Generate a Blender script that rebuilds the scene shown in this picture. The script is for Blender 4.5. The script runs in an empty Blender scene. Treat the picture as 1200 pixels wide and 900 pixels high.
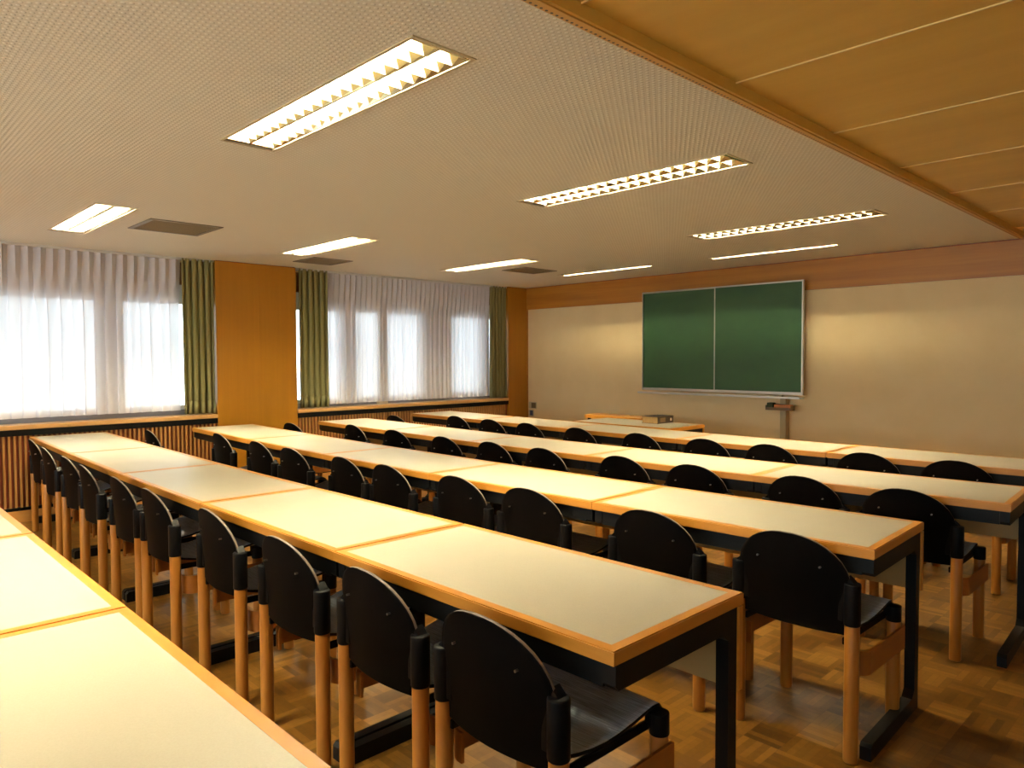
import bpy, bmesh, math, random
from mathutils import Vector, Matrix, Euler
random.seed(7)
S = bpy.context.scene
COL = S.collection
PI = math.pi
H = 2.394            # ceiling height
ZT = 0.74            # table top height

# ------------------------------------------------------------------ helpers
class MB:
    """collects shapes in one bmesh"""
    def __init__(s): s.bm = bmesh.new()
    def box(s, x0, x1, y0, y1, z0, z1, bev=0):
        r = bmesh.ops.create_cube(s.bm, size=1)['verts']
        for v in r:
            v.co = Vector(((x0+x1)/2+v.co.x*(x1-x0), (y0+y1)/2+v.co.y*(y1-y0), (z0+z1)/2+v.co.z*(z1-z0)))
        if bev:
            es = list({e for v in r for e in v.link_edges})
            bmesh.ops.bevel(s.bm, geom=es, offset=bev, segments=2, affect='EDGES', profile=.5)
        return s
    def cyl(s, c, r, h, seg=20, bev=0, axis='Z', r2=None):
        m = Matrix.Translation(Vector(c) + (Vector((0,0,h/2)) if axis=='Z' else Vector((h/2,0,0)) if axis=='X' else Vector((0,h/2,0))))
        if axis == 'X': m = m @ Matrix.Rotation(PI/2, 4, 'Y')
        if axis == 'Y': m = m @ Matrix.Rotation(-PI/2, 4, 'X')
        r_ = bmesh.ops.create_cone(s.bm, cap_ends=True, segments=seg, radius1=r, radius2=r if r2 is None else r2, depth=h, matrix=m)['verts']
        if bev:
            fs = {f for v in r_ for f in v.link_faces if len(f.verts) > 4}
            es = list({e for f in fs for e in f.edges})
            bmesh.ops.bevel(s.bm, geom=es, offset=bev, segments=3, affect='EDGES', profile=.5)
        return s
    def grid(s, pts, thick=0):
        """pts[i][j] -> surface; thick: solidify afterwards"""
        vs = [[s.bm.verts.new(p) for p in row] for row in pts]
        for i in range(len(vs)-1):
            for j in range(len(vs[0])-1):
                s.bm.faces.new((vs[i][j], vs[i+1][j], vs[i+1][j+1], vs[i][j+1]))
        return s
    def prism(s, poly, d0, d1, axis='X'):
        """extrude a 2D polygon along an axis"""
        def P(a, b, d):
            return (d, a, b) if axis == 'X' else (a, d, b) if axis == 'Y' else (a, b, d)
        A = [s.bm.verts.new(P(a, b, d0)) for a, b in poly]
        B = [s.bm.verts.new(P(a, b, d1)) for a, b in poly]
        n = len(poly)
        s.bm.faces.new(A); s.bm.faces.new(B[::-1])
        for i in range(n): s.bm.faces.new((A[i], B[i], B[(i+1) % n], A[(i+1) % n]))
        return s
    def sweep(s, path, w, h):
        """rectangular strip w (thickness) x h (height, z) swept along horizontal path"""
        L = []
        n = len(path)
        for i, p in enumerate(path):
            a = Vector(path[max(i-1, 0)]); b = Vector(path[min(i+1, n-1)])
            t = (b-a).normalized(); nrm = Vector((-t.y, t.x, 0))
            p = Vector(p)
            L.append([s.bm.verts.new(p+nrm*o*w/2+Vector((0,0,q*h/2))) for o, q in ((1,1),(1,-1),(-1,-1),(-1,1))])
        for i in range(n-1):
            for k in range(4):
                s.bm.faces.new((L[i][k], L[i+1][k], L[i+1][(k+1)%4], L[i][(k+1)%4]))
        s.bm.faces.new(L[0]); s.bm.faces.new(L[-1][::-1])
        return s
    def mesh(s, name, mat=None, smooth=False):
        bmesh.ops.recalc_face_normals(s.bm, faces=s.bm.faces)
        me = bpy.data.meshes.new(name); s.bm.to_mesh(me); s.bm.free()
        if mat: me.materials.append(mat)
        if smooth:
            for p in me.polygons: p.use_smooth = True
            try: me.set_sharp_from_angle(angle=math.radians(40))
            except Exception: pass
        return me
    def build(s, name, mat=None, parent=None, smooth=False, loc=(0,0,0), rotz=0):
        o = bpy.data.objects.new(name, s.mesh(name, mat, smooth))
        COL.objects.link(o); o.location = loc; o.rotation_euler = (0,0,rotz)
        if parent: o.parent = parent
        return o

def tag(o, label=None, cat=None, group=None, kind=None):
    if label: o['label'] = label
    if cat: o['category'] = cat
    if group: o['group'] = group
    if kind: o['kind'] = kind
    return o
def empty(name, loc=(0,0,0), rotz=0):
    o = bpy.data.objects.new(name, None); COL.objects.link(o)
    o.location = loc; o.rotation_euler = (0,0,rotz); o.empty_display_size = .1
    return o
def copy_tree(o, parent=None):
    c = o.copy(); COL.objects.link(c)
    if parent: c.parent = parent
    for ch in [q for q in bpy.data.objects if q.parent == o]: copy_tree(ch, c)
    return c

# ------------------------------------------------------------------ materials
def srgb(r, g, b):
    f = lambda c: (c/255/12.92) if c/255 <= .04045 else ((c/255+.055)/1.055)**2.4
    return (f(r), f(g), f(b), 1)
class Mat:
    def __init__(s, name):
        s.m = bpy.data.materials.new(name); s.m.use_nodes = True
        s.nt = s.m.node_tree; s.b = s.nt.nodes['Principled BSDF']; s.out = s.nt.nodes['Material Output']
    def n(s, t, **k):
        q = s.nt.nodes.new(t)
        for a, v in k.items(): setattr(q, a, v)
        return q
    def l(s, a, b): s.nt.links.new(a, b)
    def set(s, **k):
        for a, v in k.items(): s.b.inputs[a.replace('_', ' ')].default_value = v
        return s
    def math(s, op, a, b=None, c=None):
        q = s.n('ShaderNodeMath', operation=op)
        for i, v in enumerate((a, b, c)):
            if v is None: continue
            if isinstance(v, (int, float)): q.inputs[i].default_value = v
            else: s.l(v, q.inputs[i])
        return q.outputs[0]
    def ramp(s, fac, stops):
        r = s.n('ShaderNodeValToRGB'); s.l(fac, r.inputs[0])
        e = r.color_ramp.elements
        while len(e) < len(stops): e.new(.5)
        for q, (p, c) in zip(e, stops): q.position = p; q.color = c
        return r.outputs[0]
    def noise(s, scale=(1,1,1), sc=5, detail=4, rough=.55, rnd=False, coord='Object'):
        tc = s.n('ShaderNodeTexCoord'); mp = s.n('ShaderNodeMapping')
        mp.inputs['Scale'].default_value = scale
        s.l(tc.outputs[coord], mp.inputs[0])
        if rnd:
            oi = s.n('ShaderNodeObjectInfo'); sc_ = s.n('ShaderNodeVectorMath', operation='SCALE')
            cb = s.n('ShaderNodeCombineXYZ')
            s.l(oi.outputs['Random'], cb.inputs[0]); s.l(oi.outputs['Random'], cb.inputs[1])
            s.l(cb.outputs[0], sc_.inputs[0]); sc_.inputs['Scale'].default_value = 37
            s.l(sc_.outputs[0], mp.inputs['Location'])
        nz = s.n('ShaderNodeTexNoise'); s.l(mp.outputs[0], nz.inputs['Vector'])
        nz.inputs['Scale'].default_value = sc; nz.inputs['Detail'].default_value = detail; nz.inputs['Roughness'].default_value = rough
        return nz.outputs['Fac']
    def bump(s, h, strength=.2, dist=.002):
        b = s.n('ShaderNodeBump'); b.inputs['Strength'].default_value = strength; b.inputs['Distance'].default_value = dist
        s.l(h, b.inputs['Height']); s.l(b.outputs[0], s.b.inputs['Normal'])

def wood(name, c1, c2, scale=(1,1,14), sc=3, rough=.4, rnd=False, bump=.05, coat=0):
    m = Mat(name); m.set(Roughness=rough)
    f = m.noise(scale, sc, 6, .6, rnd)
    m.l(m.ramp(f, [(.3, c1), (.7, c2)]), m.b.inputs['Base Color'])
    m.bump(f, bump, .001)
    if coat: m.set(Coat_Weight=coat, Coat_Roughness=.15)
    return m.m
def plain(name, c, rough=.5, metal=0, noise=0, spec=None):
    m = Mat(name); m.set(Base_Color=c, Roughness=rough, Metallic=metal)
    if spec is not None: m.b.inputs['Specular IOR Level'].default_value = spec
    if noise:
        f = m.noise((1,1,1), 60, 3)
        d = tuple(x*(1-noise) for x in c[:3])+(1,)
        m.l(m.ramp(f, [(.3, d), (.7, c)]), m.b.inputs['Base Color'])
        m.bump(f, .1, .001)
    return m.m

W_LEG   = wood('beech_leg', srgb(150,94,30), srgb(160,104,38), (1,1,.12), 40, .38, True)
W_RAIL  = wood('beech_ply_rail', srgb(136,80,26), srgb(148,90,32), (1,.1,1), 40, .4, True)
W_EDGE  = wood('beech_table_edge', srgb(176,112,34), srgb(188,126,44), (.2,.2,1), 30, .34, True)
W_PANEL = wood('veneer_wall_panel', srgb(164,108,20), srgb(176,118,26), (7,7,.35), 1.6, .42, bump=.03)
W_BAND  = wood('veneer_wall_band', srgb(160,100,28), srgb(184,124,40), (.35,7,7), 1.8, .42, bump=.03)
W_CEIL  = wood('veneer_ceiling', srgb(214,166,66), srgb(226,182,82), (.5,3.2,3), 1.5, .4, bump=.03)
W_TRIM  = wood('trim_wood', srgb(206,154,70), srgb(216,166,84), (3,.2,3), 4, .45)
W_SILL  = wood('sill_wood', srgb(196,146,86), srgb(210,162,104), (5,.4,5), 3, .3)
W_SLAT  = wood('slat_wood', srgb(150,98,44), srgb(180,128,70), (30,9,.5), 3, .5)
PLINTH  = wood('plinth_wood', srgb(190,130,62), srgb(204,146,78), (5,.4,5), 3, .4)
DARKGAP = plain('dark_red_backing', srgb(120,46,22), .7)
WALLN = plain('plain_white_wall', srgb(240,236,228), .8)
BLACK   = plain('black_steel', srgb(7,7,7), .5, noise=.2, spec=.2)
CAP     = plain('black_plastic', srgb(9,9,11), .45, noise=.15, spec=.10)
STEEL   = plain('bright_steel', (.3,.28,.26,1), .3, 1)
ALU     = plain('aluminium_frame', (.62,.60,.55,1), .32, .85)
PLY     = plain('pale_ply_edge', srgb(104,90,78), .5)
WHITEP  = plain('white_frame_paint', srgb(226,222,216), .4)
GREYP   = plain('grey_frame_seal', srgb(128,124,124), .5)
BROWNBOX= plain('brown_blind_box', srgb(120,80,50), .6)
VENTM   = plain('vent_grey', srgb(120,106,84), .5, .3)
VENTD   = plain('vent_dark', srgb(38,34,30), .8)
LEDGE   = plain('limestone_ledge', srgb(205,195,180), .6)

m = Mat('laminate_cream'); m.set(Roughness=.36)
f = m.noise((1,1,1), 260, 2); m.l(m.ramp(f, [(.3, srgb(162,154,136)), (.7, srgb(167,159,141))]), m.b.inputs['Base Color'])
f2 = m.noise((1,1,1), 3, 3); rr = m.n('ShaderNodeMapRange'); m.l(f2, rr.inputs[0]); rr.inputs[3].default_value = .3; rr.inputs[4].default_value = .42
m.l(rr.outputs[0], m.b.inputs['Roughness'])
LAM = m.m
m = Mat('laminate_underside'); m.set(Base_Color=srgb(180,148,92), Roughness=.5); m.bump(m.noise((1,1,1), 90, 2), .05, .001)
LAMP = m.m

m = Mat('stained_black_ply_back'); m.set(Roughness=.55); m.b.inputs['Specular IOR Level'].default_value = .03
f = m.noise((3,3,.6), 14, 5, .6, True); m.l(m.ramp(f, [(.3, srgb(5,4,4)), (.75, srgb(9,7,6))]), m.b.inputs['Base Color'])
m.bump(f, .06, .001)
BACKM = m.m
m = Mat('black_ply_seat_sheen'); m.set(Roughness=.33)
f = m.noise((3,120,3), 3, 5, .7, True); m.l(m.ramp(f, [(.35, srgb(112,124,140)), (.7, srgb(208,218,232))]), m.b.inputs['Base Color'])  # pale tone paints the lamps' sheen into the black-stained seat
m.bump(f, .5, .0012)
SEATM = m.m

# parquet
m = Mat('mosaic_parquet')
tc = m.n('ShaderNodeTexCoord'); sp = m.n('ShaderNodeSeparateXYZ'); m.l(tc.outputs['Object'], sp.inputs[0])
BS = .135
u = m.math('DIVIDE', sp.outputs[0], BS); v = m.math('DIVIDE', sp.outputs[1], BS)
iu = m.math('FLOOR', u); iv = m.math('FLOOR', v)
fu = m.math('FRACT', u); fv = m.math('FRACT', v)
par = m.math('ABSOLUTE', m.math('MODULO', m.math('ADD', iu, iv), 2))
t = m.math('ADD', m.math('MULTIPLY', fu, par), m.math('MULTIPLY', fv, m.math('SUBTRACT', 1, par)))
w_ = m.math('ADD', m.math('MULTIPLY', fv, par), m.math('MULTIPLY', fu, m.math('SUBTRACT', 1, par)))
t5 = m.math('MULTIPLY', t, 5); st = m.math('FLOOR', t5); fs = m.math('FRACT', t5)
def edge(x, w):  # 1 at edges
    return m.math('GREATER_THAN', m.math('ABSOLUTE', m.math('SUBTRACT', x, .5)), .5-w)
cb = m.n('ShaderNodeCombineXYZ'); m.l(iu, cb.inputs[0]); m.l(iv, cb.inputs[1]); m.l(st, cb.inputs[2])
wn = m.n('ShaderNodeTexWhiteNoise'); m.l(cb.outputs[0], wn.inputs[0])
cb2 = m.n('ShaderNodeCombineXYZ'); m.l(iu, cb2.inputs[0]); m.l(iv, cb2.inputs[1])
wn2 = m.n('ShaderNodeTexWhiteNoise'); m.l(cb2.outputs[0], wn2.inputs[0])
gr = m.noise((1,1,1), 45, 4)
mixv = m.math('ADD', m.math('ADD', m.math('MULTIPLY', wn.outputs[0], .40), m.math('MULTIPLY', wn2.outputs[0], .38)), m.math('MULTIPLY', gr, .3))
colr = m.ramp(mixv, [(.12, srgb(70,42,12)), (.5, srgb(106,70,22)), (.9, srgb(142,100,40))])
gap = m.math('MAXIMUM', edge(fs, .03), edge(w_, .008))
mx = m.n('ShaderNodeMix', data_type='RGBA'); m.l(m.math('MULTIPLY', gap, .45), mx.inputs['Factor']); m.l(colr, mx.inputs['A']); mx.inputs['B'].default_value = srgb(80,45,20)
m.l(mx.outputs['Result'], m.b.inputs['Base Color'])
wear = m.noise((1,1,1), 1.6, 4); rr = m.n('ShaderNodeMapRange'); m.l(wear, rr.inputs[0]); rr.inputs[3].default_value = .24; rr.inputs[4].default_value = .44
m.l(rr.outputs[0], m.b.inputs['Roughness'])
m.bump(m.math('SUBTRACT', m.math('MULTIPLY', wn.outputs[0], .35), gap), .12, .001)
FLOORM = m.m

# ceiling with small raised dots, highlights painted into their paler colour
m = Mat('dotted_ceiling_panel'); m.set(Roughness=.75)
tc = m.n('ShaderNodeTexCoord'); sp = m.n('ShaderNodeSeparateXYZ'); m.l(tc.outputs['Object'], sp.inputs[0])
P_ = .019
v = m.math('DIVIDE', sp.outputs[1], P_); iv = m.math('FLOOR', v); fv = m.math('SUBTRACT', m.math('FRACT', v), .5)
u = m.math('ADD', m.math('DIVIDE', sp.outputs[0], P_*1.35), m.math('MULTIPLY', m.math('ABSOLUTE', m.math('MODULO', iv, 2)), .5))
fu = m.math('MULTIPLY', m.math('SUBTRACT', m.math('FRACT', u), .5), 1.35)
rad = m.math('SQRT', m.math('ADD', m.math('MULTIPLY', fu, fu), m.math('MULTIPLY', fv, fv)))
mr = m.n('ShaderNodeMapRange'); mr.interpolation_type = 'SMOOTHSTEP'; m.l(rad, mr.inputs[0])
mr.inputs[1].default_value = .18; mr.inputs[2].default_value = .42; mr.inputs[3].default_value = 1; mr.inputs[4].default_value = 0
m.l(m.ramp(mr.outputs[0], [(0, srgb(232,223,200)), (1, srgb(246,240,222))]), m.b.inputs['Base Color'])
m.bump(mr.outputs[0], .55, .003)
CEILM = m.m

m = Mat('painted_wall'); m.set(Roughness=.8)
f = m.noise((1,1,1), 3, 5); m.l(m.ramp(f, [(.3, srgb(232,204,150)), (.7, srgb(237,211,160))]), m.b.inputs['Base Color'])
m.bump(m.noise((1,1,1), 180, 2), .06, .001)
WALLM = m.m
m = Mat('chalkboard_green'); m.set(Roughness=.5)
f = m.noise((1,1,1.6), 2.2, 6, .6); m.l(m.ramp(f, [(.3, srgb(30,70,34)), (.75, srgb(42,84,42))]), m.b.inputs['Base Color'])
BOARDM = m.m

def cloth(name, c, transp, transl, rough=.9):
    q = Mat(name); nt = q.nt
    dif = q.n('ShaderNodeBsdfDiffuse'); dif.inputs[0].default_value = c
    tl = q.n('ShaderNodeBsdfTranslucent'); tl.inputs[0].default_value = c
    m1 = q.n('ShaderNodeMixShader'); m1.inputs[0].default_value = transl
    q.l(dif.outputs[0], m1.inputs[1]); q.l(tl.outputs[0], m1.inputs[2])
    last = m1.outputs[0]
    if transp:
        tr = q.n('ShaderNodeBsdfTransparent'); m2 = q.n('ShaderNodeMixShader'); m2.inputs[0].default_value = transp
        q.l(last, m2.inputs[1]); q.l(tr.outputs[0], m2.inputs[2]); last = m2.outputs[0]
    q.l(last, q.out.inputs[0])
    return q.m
SHEER = cloth('white_sheer', srgb(238,233,236), .052, .21)
DRAPE = cloth('olive_drape', srgb(164,156,108), 0, .35)

m = Mat('window_glass'); 
gl = m.n('ShaderNodeBsdfGlossy'); gl.inputs['Roughness'].default_value = .02; tr = m.n('ShaderNodeBsdfTransparent'); tr.inputs[0].default_value = (.93,.96,.96,1)
fr = m.n('ShaderNodeFresnel'); fr.inputs[0].default_value = 1.45; ms = m.n('ShaderNodeMixShader')
m.l(fr.outputs[0], ms.inputs[0]); m.l(tr.outputs[0], ms.inputs[1]); m.l(gl.outputs[0], ms.inputs[2]); m.l(ms.outputs[0], m.out.inputs[0])
GLASS = m.m

def emis(name, c, s):
    m = Mat(name); e = m.n('ShaderNodeEmission'); e.inputs[0].default_value = c; e.inputs[1].default_value = s
    m.l(e.outputs[0], m.out.inputs[0]); return m.m
WARM = (1.0, .90, .60, 1)
TUBE = emis('lit_tube', WARM, 440)
TUBE_DIM = emis('wall_washer_tube', WARM, 150)
m = Mat('louvre_reflector'); m.set(Base_Color=(.52,.43,.25,1), Metallic=1.0, Roughness=.10)
LOUV = m.m
BLADE = plain('louvre_blade', (.50,.47,.40,1), .4)
m = Mat('housing_white'); m.set(Base_Color=(.9,.88,.83,1), Roughness=.4)
HOUS = m.m
HOLDER = plain('lamp_holder_cream', srgb(214,170,70), .5)
RIM = plain('luminaire_rim', srgb(196,176,138), .4)

# ------------------------------------------------------------------ camera
cx, cy, cz, yaw, pit, rol, F = 7.37339, -7.42666, 1.39399, .803483, -.035868, -.003541, 848.27
f_ = Vector((-math.sin(yaw)*math.cos(pit), math.cos(yaw)*math.cos(pit), math.sin(pit)))
r_ = Vector((math.cos(yaw), math.sin(yaw), 0)); u_ = r_.cross(f_)
r2 = r_*math.cos(rol)+u_*math.sin(rol); u2 = -r_*math.sin(rol)+u_*math.cos(rol)
cam = bpy.data.cameras.new('camera'); co = bpy.data.objects.new('camera', cam); COL.objects.link(co)
co.matrix_world = Matrix(((r2.x, u2.x, -f_.x, cx), (r2.y, u2.y, -f_.y, cy), (r2.z, u2.z, -f_.z, cz), (0,0,0,1)))
cam.sensor_width = 36; cam.lens = F*36/1200; cam.clip_start = .03; cam.clip_end = 200
S.camera = co

# ------------------------------------------------------------------ room shell
XR, YB = 9.2, -10.5        # right wall, back wall
XW = 5.945                 # where the white ceiling meets the timber ceiling
def st(o): o['kind'] = 'structure'; return o
st(MB().box(-.35, XR+.2, YB-.2, .2, -.12, 0).build('floor', FLOORM))

# luminaires and vents are recessed: the ceiling has openings for them
LA, LB, LW = .86, 4.05, .25     # left ends of the two columns, width
LLa, LLb = 1.30, 1.47
LUM = []
for ix, (lx, ll) in enumerate(((LA, LLa), (LB, LLb))):
    for k in range(-2, 3):  # negative rows are unseen lights, added behind the camera to brighten the room
        ya = {0: (-6.10, -6.06), 1: (-4.22, -4.17), 2: (-2.27, -2.22)}
        y = ya[k][ix] if k in ya else -6.08+1.88*k
        LUM.append((lx, lx+ll, y, y+LW, ix, k))
WASH = [(3.46, 4.71, -.92, -.80), (1.43, 2.71, -.92, -.80)]
VENTS = [(1.38, 1.86, -5.66, -5.18), (.46, .86, -3.84, -3.44), (1.36, 1.70, -1.74, -1.27)]
holes = [l[:4] for l in LUM] + WASH + VENTS
def plane_with_holes(x0, x1, y0, y1, z, holes):
    xs = sorted({x0, x1, *[h[0] for h in holes], *[h[1] for h in holes]})
    ys = sorted({y0, y1, *[h[2] for h in holes], *[h[3] for h in holes]})
    b = MB(); V = {}
    def vv(x, y):
        if (x, y) not in V: V[(x, y)] = b.bm.verts.new((x, y, z))
        return V[(x, y)]
    for i in range(len(xs)-1):
        for j in range(len(ys)-1):
            mx_, my_ = (xs[i]+xs[i+1])/2, (ys[j]+ys[j+1])/2
            if any(h[0] < mx_ < h[1] and h[2] < my_ < h[3] for h in holes): continue
            b.bm.faces.new((vv(xs[i], ys[j]), vv(xs[i+1], ys[j]), vv(xs[i+1], ys[j+1]), vv(xs[i], ys[j+1])))
    # thickness upward
    r = bmesh.ops.extrude_face_region(b.bm, geom=b.bm.faces[:])
    for q in r['geom']:
        if isinstance(q, bmesh.types.BMVert): q.co.z += .012
    return b
st(plane_with_holes(-.20, XW, YB, 0, H, holes).build('ceiling', CEILM))
st(MB().box(-.4, XR+.2, YB-.2, .2, H+.22, H+.35).build('ceiling', WALLM))      # unseen slab above, added to keep sky light from leaking in
# timber ceiling: veneered boards with a thin light bead at each joint
ZW = H+.045
y0 = -5.77-.90*8
boards = MB(); beads = MB()
y = y0
while y < 0:
    a, b_ = max(y, YB), min(y+.90, 0)
    if b_ > a+.01: boards.box(XW+.012, XR, a+.003, b_-.003, ZW, ZW+.02)
    if YB < y < -.3: beads.box(XW+.012, XR, y-.003, y+.003, ZW-.005, ZW+.01)
    y += .90
boards.box(XW+.012, XR, YB, 0, ZW+.02, ZW+.03)
tb = boards.build('ceiling', W_CEIL); st(tb)
bd = beads.build('trim_1', plain('pale_bead', srgb(226,190,120), .4)); st(bd)
st(MB().box(XW-.001, XW+.012, YB, 0, H+.002, ZW+.03).build('trim_2', W_CEIL))
# perforated edge strip between the two ceilings
m = Mat('perforated_strip'); m.set(Roughness=.45)
tc = m.n('ShaderNodeTexCoord'); sp = m.n('ShaderNodeSeparateXYZ'); m.l(tc.outputs['Object'], sp.inputs[0])
fy = m.math('SUBTRACT', m.math('FRACT', m.math('DIVIDE', sp.outputs[1], .022)), .5)
dx = m.math('DIVIDE', m.math('SUBTRACT', sp.outputs[0], XW-.022), .0045)
dy = m.math('DIVIDE', fy, .24)
hole = m.math('LESS_THAN', m.math('ADD', m.math('MULTIPLY', dx, dx), m.math('MULTIPLY', dy, dy)), 1)
mx = m.n('ShaderNodeMix', data_type='RGBA'); m.l(hole, mx.inputs['Factor']); mx.inputs['A'].default_value = srgb(206,156,76); mx.inputs['B'].default_value = srgb(50,32,10)
m.l(mx.outputs['Result'], m.b.inputs['Base Color'])
st(MB().box(XW-.03, XW+.002, YB, 0, H-.004, H+.004).build('trim_3', m.m))

# board wall
st(MB().box(-.35, XR+.2, 0, .15, 0, H+.22).build('wall_front', WALLM))
zb = 2.085
st(MB().box(0, XR, -.022, 0, zb, H-.008).box(0, .012, -.022, 0, 0, zb).build('trim_4', W_BAND))
st(MB().box(0, XR, -.016, 0, H-.008, H).build('trim_5', DARKGAP))
st(MB().box(0.02, XR, -.015, 0, 0, .07).build('baseboard_front', PLINTH))
# right and back walls (out of view, they close the room)
st(MB().box(XR, XR+.15, YB-.2, .2, 0, H+.22).build('wall_right', WALLN))
WB0, WB1 = .6, 8.4  # extent of an unseen window, added to bring more daylight in
st(MB().box(-.35, WB0, YB-.2, YB, 0, H+.22).box(WB1, XR+.2, YB-.2, YB, 0, H+.22).box(WB0, WB1, YB-.2, YB, 0, .80).box(WB0, WB1, YB-.2, YB, 2.22, H+.22).build('wall_back', WALLN))
wb = MB().box(WB0, WB1, YB-.14, YB-.08, .80, .85).box(WB0, WB1, YB-.14, YB-.08, 2.17, 2.22)
for k in range(6):
    x = WB0+(WB1-WB0-.05)*k/5
    wb.box(x, x+.05, YB-.14, YB-.08, .85, 2.17)
wb_ = st(wb.build('window_4', WHITEP)); MB().box(WB0, WB1, YB-.113, YB-.107, .84, 2.18).build('pane', GLASS, wb_)

# window wall: timber clad piers, parapet with slatted grille, lintel
BAYS = [(-3.600, -.385), (-7.66, -4.478), (-10.25, -8.55)]
PIERS = [(-.385, 0), (-4.478, -3.600), (-8.55, -7.66), (-10.5, -10.25)]
pb = MB()
for a, b_ in PIERS: pb.box(-.30, -.020, a+.012, b_-.001, 0, H+.2)
for a, b_ in BAYS:
    pb.box(-.30, -.10, a-.02, b_+.02, 0, .80)
    pb.box(-.40, -.30, a-.02, b_+.02, 2.14, H+.2)
st(pb.build('wall_left', WALLM))
for i, (a, b_) in enumerate(PIERS):
    mid = (a+b_)/2
    q = MB()
    if i == 1: q.box(-.17, 0, a, -4.0185, 0, H-.006).box(-.17, 0, -4.0175, b_, 0, H-.006)
    else: q.box(-.17, 0, a, b_-.001, 0, H-.006)
    st(q.build('wall_left', W_PANEL))
st(MB().box(-.17, -.004, PIERS[1][0]+.01, PIERS[1][1]-.01, H-.007, H+.001).box(-.17, -.004, PIERS[0][0]+.01, -.01, H-.007, H+.001).build('trim_6', DARKGAP))
for i, (a, b_) in enumerate(BAYS):
    # slatted radiator cover
    g = MB(); n = int((b_-a-.02)/.0395)
    for k in range(n):
        y = a+.02+k*.0395
        g.box(-.025, -.003, y, y+.017, .115, .745)
    st(g.build('wall_left', W_SLAT))
    st(MB().box(-.06, -.03, a, b_, .10, .80).build('wall_left', DARKGAP))
    st(MB().box(-.05, .002, a, b_, .742, .795).box(-.05, .0, a, b_, .098, .125).build('trim_7', BLACK))
    st(MB().box(-.06, .004, a, b_, 0, .098).build('baseboard_left', PLINTH))

# windows
def window(idx, a, b_, mulls):
    """frame at X -.27..-.21 ; mulls: (y0, y1, material)"""
    f = MB()
    f.box(-.27, -.21, a, b_, 1.965, 2.14).box(-.27, -.21, a, b_, .86, .905)
    f.box(-.27, -.21, a, a+.05, .905, 1.965).box(-.27, -.21, b_-.05, b_, .905, 1.965)
    for y0, y1, k in mulls:
        if k == 0: f.box(-.27, -.205, y0, y1, .905, 1.965, .004)
    w = st(f.build('window_%d' % idx, WHITEP))
    g = MB().box(-.243, -.237, a+.04, b_-.04, .9, 1.97); q = g.build('pane', GLASS, w)
    s = MB()
    edges = [a+.05] + [v for y0, y1, k in mulls for v in (y0, y1)] + [b_-.05]
    for i in range(0, len(edges), 2):
        y0, y1 = edges[i], edges[i+1]
        if y1-y0 < .06: continue
        for z0, z1 in ((.905, .93), (1.945, 1.965)): s.box(-.215, -.198, y0, y1, z0, z1)
        s.box(-.215, -.198, y0, y0+.02, .905, 1.965).box(-.215, -.198, y1-.02, y1, .905, 1.965)
    s.build('sash', WHITEP, w)
    sd = MB().box(-.212, -.185, a, b_, .835, .885)
    sd.build('bottom_rail', GREYP, w)
    return w
w2 = window(2, -3.600, -.385, [(-2.95, -2.753, 0), (-1.789, -1.279, 0), (-.745, -.60, 0)])
w1 = window(1, -7.66, -4.478, [(-6.85, -6.50, 0), (-5.518, -5.306, 0)])
w3 = window(3, -10.25, -8.55, [])
for (a, b_), w in zip(BAYS, (w2, w1, w3)):
    MB().box(-.26, -.18, a, b_, 2.145, H-.03).build('blind_box', BROWNBOX, w)
    sl = MB(); sl.box(-.26, .012, a+.001, b_-.001, .795, .835, .006)
    q = sl.build('window_sill', W_SILL, w)
    MB().box(-.15, -.03, a, b_, H-.02, H+.0).build('curtain_rail', WHITEP, w)
# slim post seen behind the far sheer
pst = MB().box(-.2, -.12, -2.45, -2.33, .836, H-.02).build('post', plain('tan_post', srgb(200,184,160), .6), w2)
pst['label'] = 'tan upright post behind the sheer'

# outside: pale ledge and ground seen blurred through the sheers
st(MB().box(-.75, -.40, YB, .2, .62, .70).build('trim_8', LEDGE))

# ------------------------------------------------------------------ curtains
def sheer(a, b_, xc, zb, zt, pitch, seed, stepn=10):
    rnd = random.Random(seed)
    n = int((b_-a)/pitch); q = MB(); rows = []
    zs = [zt, zt-.05, zt-.10, zt-.16, zt-.22, zt-.30, zt-.42, zt-.65, zt-.95, zt-1.25, zb]
    ph = [rnd.uniform(-.25, .25) for _ in range(n+2)]; am = [rnd.uniform(.75, 1.3) for _ in range(n+2)]
    cols = n*stepn
    for z in zs:
        d = (zt-z)/(zt-zb)
        row = []
        for c in range(cols+1):
            t = c/stepn; k = int(t); fr = t-k
            y = a+(b_-a)*c/cols
            # pinched pleat at the head: a narrow doubled fold; relaxed wave below
            pleat = math.exp(-((fr-.5)/.13)**2)*.046
            wave = (math.sin(2*PI*(t+ph[k]*.0)+.4*math.sin(t*.7))*.016*am[min(k, n)] + .006*math.sin(t*1.7+seed))
            w = min(1, max(0, (d-.05)/.30))
            x = xc + pleat*(1-w) + wave*w
            yy = y - pitch*.34*math.sin(2*PI*t)*(1-w) - pitch*(.20+.08*math.sin(t*2.3+seed))*math.sin(2*PI*t+.5*math.sin(t*.9))*w
            row.append((x, yy, z))
        rows.append(row)
    q.grid(rows)
    return q.build('sheer_curtain', SHEER, smooth=True)
s1 = sheer(-7.62, -4.80, -.095, .885, H-.012, .092, 3)
tag(s1, 'white sheer curtain with pinch pleats over the large window at left edge', 'curtain', 'white sheer curtains')
s2 = sheer(-3.22, -.66, -.095, .870, H-.012, .072, 5)
tag(s2, 'white sheer curtain over the far window between two olive drapes', 'curtain', 'white sheer curtains')

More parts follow.
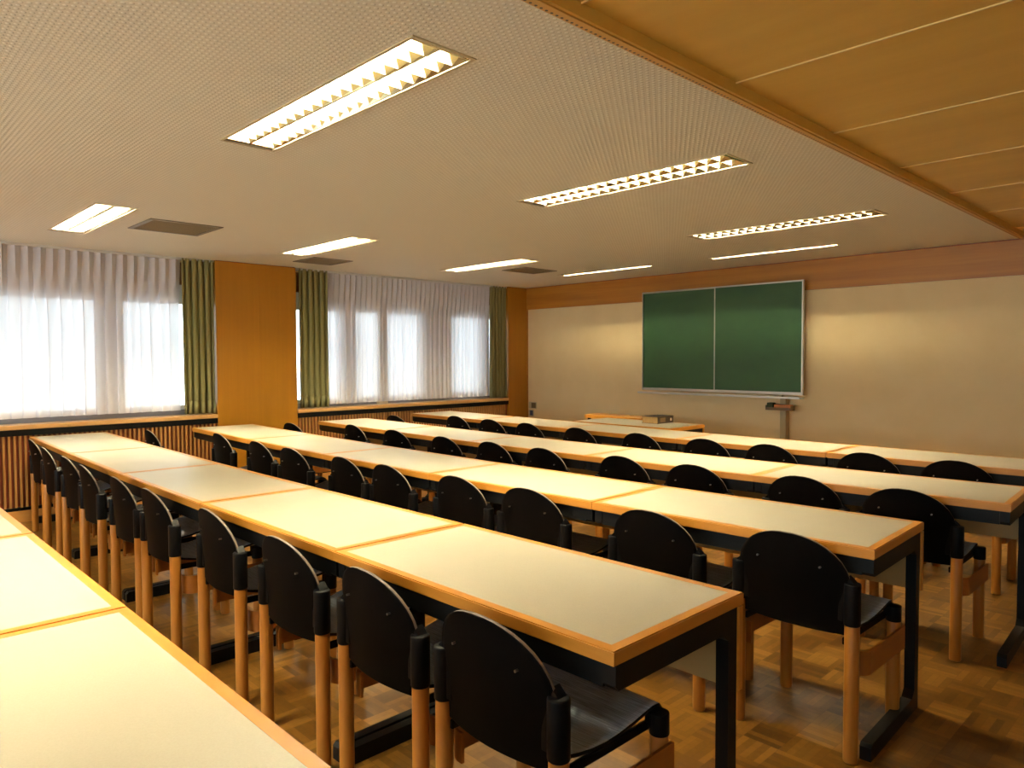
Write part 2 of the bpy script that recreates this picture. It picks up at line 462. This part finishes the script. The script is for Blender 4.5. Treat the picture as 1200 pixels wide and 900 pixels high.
def drape(a, b_, xc, folds, seed, zb=.845):
    rnd = random.Random(seed); q = MB(); rows = []; stepn = 14; cols = folds*stepn
    zs = [H-.006, H-.05, H-.1, H-.2, H-.4, H-.8, H-1.1, 1.05, .98, zb]
    for z in zs:
        d = (H-z)/(H-zb); row = []
        for c in range(cols+1):
            t = c/stepn; y = a+(b_-a)*c/cols
            amp = .022+.012*d
            x = xc + amp*math.cos(2*PI*t) + .004*math.sin(3*t+seed)
            row.append((x, y+.012*math.sin(4*PI*t)*(1-.3*d)+.006*d*math.sin(t*2+seed), z))
        rows.append(row)
    q.grid(rows)
    o = q.build('drape', DRAPE, smooth=True)
    md = o.modifiers.new('solid', 'SOLIDIFY'); md.thickness = .003
    hem = MB(); hr = []
    for z in (.975, .846):
        hr.append([(xc+.0035+(.022+.012*.9)*math.cos(2*PI*c/stepn)+.004*math.sin(3*c/stepn+seed), a+(b_-a)*c/cols+.012*math.sin(4*PI*c/stepn)*.7+.006*math.sin(c/stepn*2+seed)*.9, z) for c in range(cols+1)])
    hem.grid(hr); h = hem.build('hem', DRAPE, o, smooth=True)
    md = h.modifiers.new('solid', 'SOLIDIFY'); md.thickness = .003
    return o
GD = 'olive green drapes at the windows'
tag(drape(-4.80, -4.49, -.045, 5, 1), 'olive green drape left of the wide orange timber pier', 'curtain', GD)
tag(drape(-3.55, -3.20, -.045, 5, 2), 'olive green drape right of the wide orange timber pier', 'curtain', GD)
tag(drape(-.69, -.405, -.045, 5, 3), 'olive green drape in the far corner beside the chalkboard wall', 'curtain', GD)

# ------------------------------------------------------------------ luminaires
def luminaire(L, W, nblade=19):
    r = empty('ceiling_luminaire')
    h = .085
    hb = MB()
    hb.box(0, L, 0, W, h, h+.004).box(0, .003, 0, W, 0, h).box(L-.003, L, 0, W, 0, h).box(0, L, 0, .003, 0, h).box(0, L, W-.003, W, 0, h)
    hb.build('housing', HOUS, r)
    t = .012
    MB().box(-.006, L+.006, -.006, .006, -.004, 0).box(-.006, L+.006, W-.006, W+.006, -.004, 0).box(-.006, .006, .006, W-.006, -.004, 0).box(L-.006, L+.006, .006, W-.006, -.004, 0).build('rim', RIM, r)
    cw = W/2
    lv = MB()
    # centre spine and side reflectors, wedge shaped
    lv.prism([(cw-.004, .002), (cw+.004, .002), (cw+.018, .040), (cw-.018, .040)], .02, L-.02, 'X')
    for yy, s in ((.004, 1), (W-.004, -1)):
        lv.prism([(yy, .001), (yy+s*.004, .001), (yy+s*.026, .045), (yy, .05)], .02, L-.02, 'X')
    # yellow tinted end plates
    for x0, x1 in ((.003, .03), (L-.03, L-.003)): lv.box(x0, x1, .004, W-.004, .002, .006)
    bl = MB()
    for k in range(nblade+1):
        x = .03+(L-.06)*k/nblade
        bl = MB(); bl.prism([(x-.0012, .003), (x+.0012, .003), (x+.006, .046), (x-.006, .046)], .006, cw-.001, 'Y')
        bl.prism([(x-.0012, .003), (x+.0012, .003), (x+.006, .046), (x-.006, .046)], cw-.002, W-.006, 'Y')
        bl.build('louvre_blade', BLADE, r)
    lv.build('reflector', LOUV, r)
    for yy in (W*.25, W*.75):
        MB().cyl((.05, yy, .064), .010, L-.10, 12, axis='X').build('tube', TUBE, r, smooth=True)
        MB().box(.028, .052, yy-.02, yy+.02, .05, .082, .002).box(L-.052, L-.028, yy-.02, yy+.02, .05, .082, .002).build('lamp_holder', HOLDER, r)
    return r
protoA = luminaire(LLa, LW, 17); protoB = luminaire(LLb, LW, 19)
names = {0: 'nearest the left window', 1: 'middle', 2: 'farthest'}
used = set()
LUML = {(0,0): 'bright recessed twin-tube ceiling light at far left above the sheer curtain',
        (0,1): 'recessed twin-tube ceiling light left of centre, above the orange timber pier',
        (0,2): 'small looking recessed louvred ceiling light above the far window corner',
        (1,0): 'largest brightest recessed twin-tube ceiling light, nearest the camera',
        (1,1): 'recessed louvred ceiling light in the middle of the ceiling beside the timber ceiling',
        (1,2): 'recessed louvred ceiling light farthest along, above the chalkboard'}
for x0, x1, y0_, y1_, ix, k in LUM:
    p = (protoA, protoB)[ix]
    o = p if ix not in used else copy_tree(p); used.add(ix)
    o.location = (x0, y0_, H)
    lab = LUML.get((ix, k), 'unseen twin-tube ceiling light added behind the camera for fill, %s column, place %d' % (('left', 'right')[ix], -k))
    tag(o, lab, 'ceiling light', 'recessed louvred ceiling lights')
def washer(x0, x1, y0_, y1_, lab):
    r = empty('wall_washer_light', (x0, y0_, H)); L = x1-x0; W = y1_-y0_
    MB().box(0, L, 0, W, .07, .074).box(0, .003, 0, W, 0, .07).box(L-.003, L, 0, W, 0, .07).box(0, L, 0, .003, 0, .07).box(0, L, W-.003, W, 0, .07).build('housing', HOUS, r)
    MB().box(-.005, L+.005, -.005, .005, -.003, 0).box(-.005, L+.005, W-.005, W+.005, -.003, 0).build('rim', RIM, r)
    # shield on the room side hides the tube from the seats
    MB().prism([(.004, .001), (.094, .001), (.092, .008), (.012, .030), (.004, .030)], .004, L-.004, 'X').build('shield', LOUV, r)
    MB().cyl((.04, W*.42, .052), .010, L-.08, 12, axis='X').build('tube', TUBE_DIM, r, smooth=True)
    return tag(r, lab, 'ceiling light', 'wall washer lights in front of the board')
washer(*WASH[0], 'slim recessed wall-washer light above the right half of the chalkboard')
washer(*WASH[1], 'dim slim recessed wall-washer light left of the chalkboard')

def vent(x0, x1, y0_, y1_, lab):
    r = empty('ceiling_vent', (x0, y0_, H)); W = x1-x0; D = y1_-y0_
    MB().box(-.02, W+.02, -.02, .012, -.006, 0).box(-.02, W+.02, D-.012, D+.02, -.006, 0).box(-.02, .012, .012, D-.012, -.006, 0).box(W-.012, W+.02, .012, D-.012, -.006, 0).build('frame', VENTM, r)
    s = MB(); n = 13
    for k in range(n):
        x = .02+(W-.04)*k/(n-1)
        s.prism([(x-.010, -.003), (x-.008, -.003), (x+.010, .012), (x+.008, .012)], .012, D-.012, 'Y')
    s.build('slats', VENTM, r)
    MB().box(0, W, 0, D, .03, .034).build('backing', VENTD, r)
    return tag(r, lab, 'air vent', 'square ceiling vents')
vent(*VENTS[0], 'grey square ceiling air vent nearest the left window light')
vent(*VENTS[1], 'small grey ceiling vent beside the orange timber pier')
vent(*VENTS[2], 'grey ceiling vent nearest the chalkboard corner')

# ------------------------------------------------------------------ tables
DT = .585
def table_parts(root, L):
    e = .030; b = .003
    # top: laminate field inside a solid beech lipping, mitred corners
    MB().box(-L/2+e, L/2-e, e, DT-e, ZT-.033, ZT-.0004).build('tabletop', LAM, root)
    q = MB()
    o0 = [(-L/2, 0), (L/2, 0), (L/2, DT), (-L/2, DT)]; i0 = [(-L/2+e, e), (L/2-e, e), (L/2-e, DT-e), (-L/2+e, DT-e)]
    for k in range(4):
        a, b1 = o0[k], o0[(k+1) % 4]; c, d = i0[(k+1) % 4], i0[k]
        q.prism([a, b1, c, d], ZT-.035, ZT, 'Z')
    bmesh.ops.remove_doubles(q.bm, verts=q.bm.verts, dist=1e-5)
    es = [ed for ed in q.bm.edges if all(abs(abs(v.co.x)-L/2) < 1e-4 for v in ed.verts) or all(abs(v.co.y) < 1e-4 for v in ed.verts) or all(abs(v.co.y-DT) < 1e-4 for v in ed.verts)]
    es = [ed for ed in es if abs(ed.verts[0].co.z-ed.verts[1].co.z) < 1e-5]
    bmesh.ops.bevel(q.bm, geom=es, offset=.003, segments=2, affect='EDGES')
    q.build('edge_band', W_EDGE, root)
    # steel rails
    z0, z1 = ZT-.098, ZT-.0352
    MB().box(-L/2+.045, L/2-.045, .018, .043, z0, z1).box(-L/2+.045, L/2-.045, DT-.060, DT-.035, z0, z1).build('frame_rail', BLACK, root)
    for s in (-1, 1):
        x0, x1 = (-L/2+.006, -L/2+.044) if s < 0 else (L/2-.044, L/2-.006)
        # C shaped end frame with small gussets in the corners
        y0, y1 = .014, DT-.026
        poly = [(y0, 0), (y1, 0), (y1, z1), (y0, z1), (y0, z0+.012), (y0+.012, z0), (y1-.075, z0), (y1-.045, z0-.022),
                (y1-.045, .085), (y1-.075, .058), (y0+.012, .058), (y0, .046)]
        MB().prism(poly, x0, x1, 'X').build('leg', BLACK, root)
    MB().box(-L/2+.004, L/2-.004, DT-.0255, DT-.008, .47, ZT-.0355).build('modesty_panel', LAMP, root)
    for s in (-1, 1):
        x = s*(L/2-.002)
        o = MB().box(x-.004, x+.004, DT-.026, DT-.007, .47, ZT-.0355).build('panel_edge', W_EDGE, root)
ORD = ['leftmost', 'second from the left', 'third from the left', 'fourth from the left', 'fifth from the left', 'sixth from the left', 'seventh from the left', 'eighth from the left', 'ninth from the left', 'rightmost']
_proto = {}
def place_table(cx_, cy_, L, rot, label, group=None):
    key = round(L, 2)
    if key not in _proto:
        t = empty('classroom_table'); table_parts(t, L); _proto[key] = t
    else: t = copy_tree(_proto[key])
    # local origin: middle of near edge, rotate about it
    t.location = (cx_, cy_, 0); t.rotation_euler = (0, 0, rot)
    tag(t, label, 'table', group); return t
ROWS = {
 'A': ([3.02, 4.16, 5.30, 6.44], [-7.43]*4),
 'B': ([.12, 1.60, 2.84, 4.035, 5.197, 6.388], [-6.125, -6.165, -6.185, -6.185, -6.172, -6.165]),
 'C': ([.30, 1.64, 2.92, 4.10, 5.277, 6.479], [-4.845, -4.905, -4.935, -4.935, -4.905, -4.863]),
 'D': ([.515, 1.81, 3.05, 4.24, 5.43, 6.617], [-3.640, -3.695, -3.742, -3.738, -3.705, -3.645]),
 'E': ([.35, 1.53, 2.82, 4.12, 5.315, 6.52], [-2.320, -2.350, -2.43, -2.468, -2.465, -2.45])}
RN = {'A': 'in the foreground row cut off at lower left', 'B': 'in the nearest complete row', 'C': 'in the second complete row', 'D': 'in the third complete row', 'E': 'in the last row before the chalkboard'}
ORDT = {0: 'leftmost', 1: 'second from left', 2: 'middle', 3: 'second from right', 4: 'rightmost'}
for r, (xs, ys) in ROWS.items():
    for k in range(len(xs)-1):
        L = math.hypot(xs[k+1]-xs[k], ys[k+1]-ys[k])-.003
        rot = math.atan2(ys[k+1]-ys[k], xs[k+1]-xs[k])
        if r == 'A': od = ['leftmost', 'middle', 'nearest'][k]
        else: od = ORDT[k]
        place_table((xs[k]+xs[k+1])/2, (ys[k]+ys[k+1])/2, L, rot, 'cream table with wooden edge, %s %s' % (od, RN[r]), 'classroom tables in rows')
place_table(3.01, -1.775, 1.20, 0, 'cream teacher table with a box file on it, below the chalkboard')
sd_ = empty('side_table', (1.92, -1.0, 0))
MB().box(0, .80, 0, .26, .700, .736, .003).build('tabletop', W_EDGE, sd_)
for sx in (.03, .74):
    for sy in (.02, .20): MB().box(sx, sx+.03, sy, sy+.03, 0, .70).build('leg', BLACK, sd_)
tag(sd_, 'narrow wooden side table behind the teacher table, close to the front wall', 'table')

# ------------------------------------------------------------------ chairs
def chair_proto():
    r = empty('stacking_chair')
    hw = .210     # half distance between legs
    dy = .395     # rear to front legs
    # legs
    for sx in (-1, 1):
        lg = MB().cyl((sx*hw, 0, 0), .0245, .485, 20, .006).build('leg', W_LEG, r, smooth=True)
        # rear sleeve holding the back
        sl = MB().cyl((sx*hw, 0, .475), .0275, .147, 24, .005)
        sl.box(sx*hw-.012 if sx > 0 else sx*hw-.0, sx*hw+.0 if sx > 0 else sx*hw+.012, -.020, .020, .485, .62)
        xa, xb = sorted((sx*hw, sx*(hw-.045)))
        sl.box(xa, xb, -.012, .016, .485, .615, .003)
        sl.prism([(sx*(hw+.018), .610), (sx*(hw+.004), .628), (sx*(hw-.014), .643), (sx*(hw-.022), .610)], -.012, .018, 'Y')
        sl.build('sleeve', CAP, r, smooth=True)
        fl = MB().cyl((sx*hw, dy, 0), .0245, .40, 20, .006).build('leg', W_LEG, r, smooth=True)
        fc = MB().cyl((sx*hw, dy, .392), .0270, .060, 24, .003)
        fc.box(min(sx*hw, sx*(hw-.03)), max(sx*hw, sx*(hw-.03)), dy-.026, dy+.0265, .41, .452, .004)
        fc.build('front_sleeve', CAP, r, smooth=True)
        # side rail: flat bent plywood, rounded in behind the rear leg
        xo = sx*(hw+.030)
        path = [(xo, dy+.02, .333), (xo, .085, .333)]
        for k in range(1, 9):
            a = k/8*PI/2
            path.append((xo-sx*.045*(1-math.cos(a)), .085-.045*math.sin(a), .333))
        path.append((sx*(hw-.030), .040, .333))
        MB().sweep(path, .009, .084).build('side_rail', W_RAIL, r, smooth=True)
        MB().cyl((sx*hw, 0, -.0), .018, .004, 12).build('glide', CAP, r)
        # side bracket under the seat
        MB().box(min(xo*0+sx*(hw-.022), sx*(hw-.034)), max(sx*(hw-.022), sx*(hw-.034)), 0, dy, .40, .425, .003).build('seat_bracket', CAP, r)
    # back shell: arched ply, bulging away from the sitter
    def outline(z):
        if z <= .60: return .207
        q = (z-.60)/.172
        return .207*max(0, 1-q**2.15)**(1/2.1)
    zs = [.435, .438, .455, .48, .52, .56, .60, .63, .66, .69, .715, .735, .75, .76, .767, .7712]
    NX = 22; rows = []
    for z in zs:
        w = outline(z); row = []
        for j in range(NX+1):
            s = -1+2*j/NX
            xx = w*s
            y = -.034*(1-(xx/.208)**2) - .034*(max(0, z-.45)/.32)**1.5 + .010
            zz = z
            
            row.append((xx, y, zz))
        rows.append(row)
    b = MB().grid(rows)
    bo = b.build('backrest', BACKM, r, smooth=True)
    bo.data.materials.append(PLY)
    md = bo.modifiers.new('solid', 'SOLIDIFY'); md.thickness = .0095; md.offset = 0; md.material_offset_rim = 1; md.use_even_offset = True
    for sx in (-1, 1):
        MB().cyl((sx*.115, -.0475, .665), .0035, .012, 10, axis='Y').build('screw', STEEL, bo)
    # seat: curved ply with waterfall front
    prof = [(.012, .452), (.05, .440), (.10, .430), (.15, .424), (.20, .424), (.25, .431), (.30, .442), (.345, .452), (.38, .4575), (.405, .4560), (.420, .449), (.430, .437), (.434, .425)]
    rows = []
    for y, z in prof:
        hwid = .172 + .026*min(1, max(0, (y-.02)/.30))
        if y > .415: hwid -= .01
        row = []
        for j in range(17):
            s = -1+2*j/16
            row.append((hwid*s, y, z-.010*(1-s*s)*math.sin(min(1, y/.3)*PI)))
        rows.append(row)
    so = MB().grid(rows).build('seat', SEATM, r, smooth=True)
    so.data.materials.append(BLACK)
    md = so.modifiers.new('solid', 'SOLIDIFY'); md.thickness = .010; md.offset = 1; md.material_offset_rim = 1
    return r
CH = {
 'B': [(0.63,-6.193),(1.296,-6.238),(1.966,-6.254),(2.488,-6.275),(3.101,-6.266),(3.603,-6.26),(4.285,-6.239),(4.939,-6.249),(5.487,-6.244),(6.011,-6.25)],
 'C': [(0.515,-5.308),(1.25,-4.984),(2.049,-5.017),(2.638,-5.03),(3.282,-5.017),(3.792,-5.011),(4.374,-4.983),(4.893,-4.974),(5.605,-4.979),(6.179,-4.93)],
 'D': [(0.739,-4.091),(1.37,-3.77),(2.069,-3.785),(2.803,-3.821),(3.349,-3.80),(3.877,-3.80),(4.514,-3.75),(5.039,-3.75),(5.649,-3.71),(6.174,-3.73)],
 'E': [(0.734,-2.853),(1.28,-2.436),(1.865,-2.468),(2.439,-2.503),(3.097,-2.53),(3.766,-2.53),(4.371,-2.52),(4.887,-2.51),(5.543,-2.51),(6.067,-2.51)]}
RNC = {'B': 'along the nearest complete table row', 'C': 'along the second complete table row', 'D': 'along the third complete table row', 'E': 'along the last table row before the chalkboard'}
cp = chair_proto(); first = True
for r, pts in CH.items():
    for k, (px, py) in enumerate(pts):
        c = cp if first else copy_tree(cp); first = False
        a = math.radians(random.uniform(-2.0, 2.0))
        # keep the front legs clear of the table feet
        jx = ROWS[r][0]; X = px+.040+(.016 if r == 'B' else 0)
        for sgn in (-1, 1):
            lx = X+sgn*.21-math.sin(a)*.395
            for q in jx:
                if abs(lx-q) < .074:
                    mv = (.075-abs(lx-q))*(1 if lx > q else -1)
                    if abs(mv) < .036: px += mv*(.35 if (r, k) == ('C', 9) else 1)
        c.location = (px+.040+(.016 if r == 'B' else 0), py+(.026 if r == 'B' else .038), 0); c.rotation_euler = (0, 0, a)
        lab = 'black shell chair, %s %s' % (ORD[k], RNC[r])
        tag(c, lab, 'chair', 'black shell chairs at the tables')

# ------------------------------------------------------------------ chalkboard
cb_ = empty('chalkboard', (2.10, 0, 0))
X0, X1, Z0, Z1 = 0, 2.0, 1.0, 2.185
MB().box(.012, .985, -.115, -.100, Z0+.03, Z1-.02).build('panel', BOARDM, cb_)
MB().box(.995, 1.985, -.128, -.100, Z0+.03, Z1-.015).build('panel', BOARDM, cb_)
MB().box(0, X1, -.128, -.098, Z1-.018, Z1, .002).box(0, .010, -.128, -.098, Z0, Z1-.018).box(X1-.014, X1, -.132, -.098, Z0, Z1-.018).box(.984, .996, -.134, -.098, Z0+.02, Z1-.018)\
    .box(0, X1, -.130, -.098, Z0+.008, Z0+.030).build('frame', ALU, cb_)
# chalk tray
MB().prism([(-.205, .962), (-.100, .962), (-.100, .972), (-.197, .972), (-.199, .984), (-.205, .984)], -.01, X1+.005, 'X').build('chalk_tray', ALU, cb_)
MB().box(.15, .23, -.10, 0, 1.1, 2.1).box(1.75, 1.83, -.10, 0, 1.1, 2.1).box(0.02, X1-.02, -.098, -.06, 1.0, 2.15).build('mounting_rail', ALU, cb_)
tag(cb_, 'wide green chalkboard of two panels with aluminium frame on the front wall', 'chalkboard')
# pylon panel and post below the board
pp = MB().box(2.36, 3.845, -.045, -.017, 0, .99).build('wall_box', WALLM)
tag(pp, 'flat cream boxed panel on the wall below the chalkboard', 'panel')
po = MB().box(3.848, 3.912, -.10, -.018, 0, .955, .004).build('support_post', plain('post_cream', srgb(176,156,116), .5))
tag(po, 'narrow cream post on the wall below the right of the chalkboard', 'post')
# holder with sponge, brush, chalk
hd = empty('sponge_holder', (3.74, -.16, .838))
MB().box(0, .275, -.045, .045, 0, .006).box(0, .275, -.045, -.041, .006, .03).box(0, .004, -.045, .045, .006, .05).box(.271, .275, -.045, .045, .006, .05).box(.10, .17, .045, .062, 0, .05).build('tray', plain('holder_metal', srgb(96,74,40), .5), hd)
tag(hd, 'small metal holder under the chalk tray at right end of the chalkboard', 'holder')
sg = MB().box(3.748, 3.815, -.198, -.122, .8445, .915, .008).build('sponge', plain('green_sponge', srgb(52,62,32), .9, noise=.4))
tag(sg, 'dark green sponge in the holder under the chalkboard', 'sponge')
br = empty('board_brush', (3.825, -.16, .8445))
MB().box(0, .18, -.035, .035, .012, .055, .006).build('handle', plain('brush_wood', srgb(176,104,52), .5), br)
MB().box(.004, .176, -.032, .032, 0, .013).build('felt', plain('brush_felt', srgb(70,60,50), .9), br)
tag(br, 'wooden board brush lying beside the green sponge in the holder', 'brush')
CK = plain('chalk_yellow', srgb(226,206,130), .9); CW = plain('chalk_white', srgb(230,220,200), .9); CO = plain('chalk_orange', srgb(206,128,62), .9)
for k in range(9):
    x = 3.66+k*.021+random.uniform(-.004, .004); a = random.uniform(-.9, .9)
    o = MB().cyl((-.025, 0, 0), .0055, random.uniform(.035, .055), 10, .001, axis='X').build('chalk_stick', (CK, CW, CO)[k % 3], smooth=True, loc=(x, -.152+(.012 if k % 2 else -.006), .9785+.0*k), rotz=a)
    cn = ('yellow', 'white', 'orange')[k % 3]
    tag(o, '%s chalk stick in the heap on the chalk tray above the sponge holder' % cn, 'chalk', '%s chalk sticks on the tray' % cn)

# box file on the teacher table
bf = empty('box_file', (3.07, -1.47, ZT))
MARB = plain('marbled_board', srgb(70,54,36), .6, noise=.5)
KR = plain('kraft_board', srgb(176,138,80), .7, noise=.2)
MB().box(0, .19, 0, .27, 0, .003).box(0, .19, 0, .27, .066, .069).box(.186, .19, 0, .27, .003, .066).build('cover', MARB, bf)
MB().box(.004, .186, .004, .266, .0032, .0658).build('paper_block', KR, bf)
MB().box(.1895, .1905, .04, .13, .014, .056).build('spine_label', plain('spine_label_m', srgb(120,96,60), .7), bf)
MB().cyl((.1885, .225, .034), .015, .0035, 20, axis='X').build('finger_ring', plain('ring_white', srgb(220,210,190), .4), bf)
tag(bf, 'dark marbled box file lying flat on the teacher table', 'file')

# sockets near the corner
def socket(z, x, w, h, lab, dark):
    r = empty('wall_socket', (x, 0, z))
    MB().box(0, w, -.010, 0, 0, h, .003).build('plate', plain('plate_light', srgb(196,180,140), .5), r)
    MB().box(w*.42, w-.008, -.022, -.010, .01, h-.01, .002).build('switch', plain('plate_dark', dark, .4), r)
    return tag(r, lab, 'socket')
socket(.668, .03, .15, .095, 'light wall plate with a dark switch near the corner, upper of two', srgb(104,88,60))
socket(.560, .022, .10, .090, 'wall socket with dark insert near the corner, lower of two', srgb(70,72,92))

# ------------------------------------------------------------------ daylight
W = bpy.data.worlds.new('world'); S.world = W; W.use_nodes = True
nt = W.node_tree; bg = nt.nodes['Background']
tc = nt.nodes.new('ShaderNodeTexCoord'); nz = nt.nodes.new('ShaderNodeTexNoise'); nt.links.new(tc.outputs['Generated'], nz.inputs[0]); nz.inputs['Scale'].default_value = 9; nz.inputs['Detail'].default_value = 6
cr = nt.nodes.new('ShaderNodeValToRGB'); nt.links.new(nz.outputs['Fac'], cr.inputs[0])
cr.color_ramp.elements[0].position = .40; cr.color_ramp.elements[0].color = (.52,.62,.66,1)
cr.color_ramp.elements[1].position = .60; cr.color_ramp.elements[1].color = (.86,.95,1,1)
nt.links.new(cr.outputs[0], bg.inputs[0]); bg.inputs[1].default_value = 4.6

S.view_settings.view_transform = 'Standard'; S.view_settings.look = 'None'; S.view_settings.gamma = 1
S.view_settings.use_curve_mapping = False; S.view_settings.exposure = 0.95
S.cycles.max_bounces = 10; S.cycles.diffuse_bounces = 8; S.cycles.transparent_max_bounces = 16
S.cycles.sample_clamp_indirect = 4
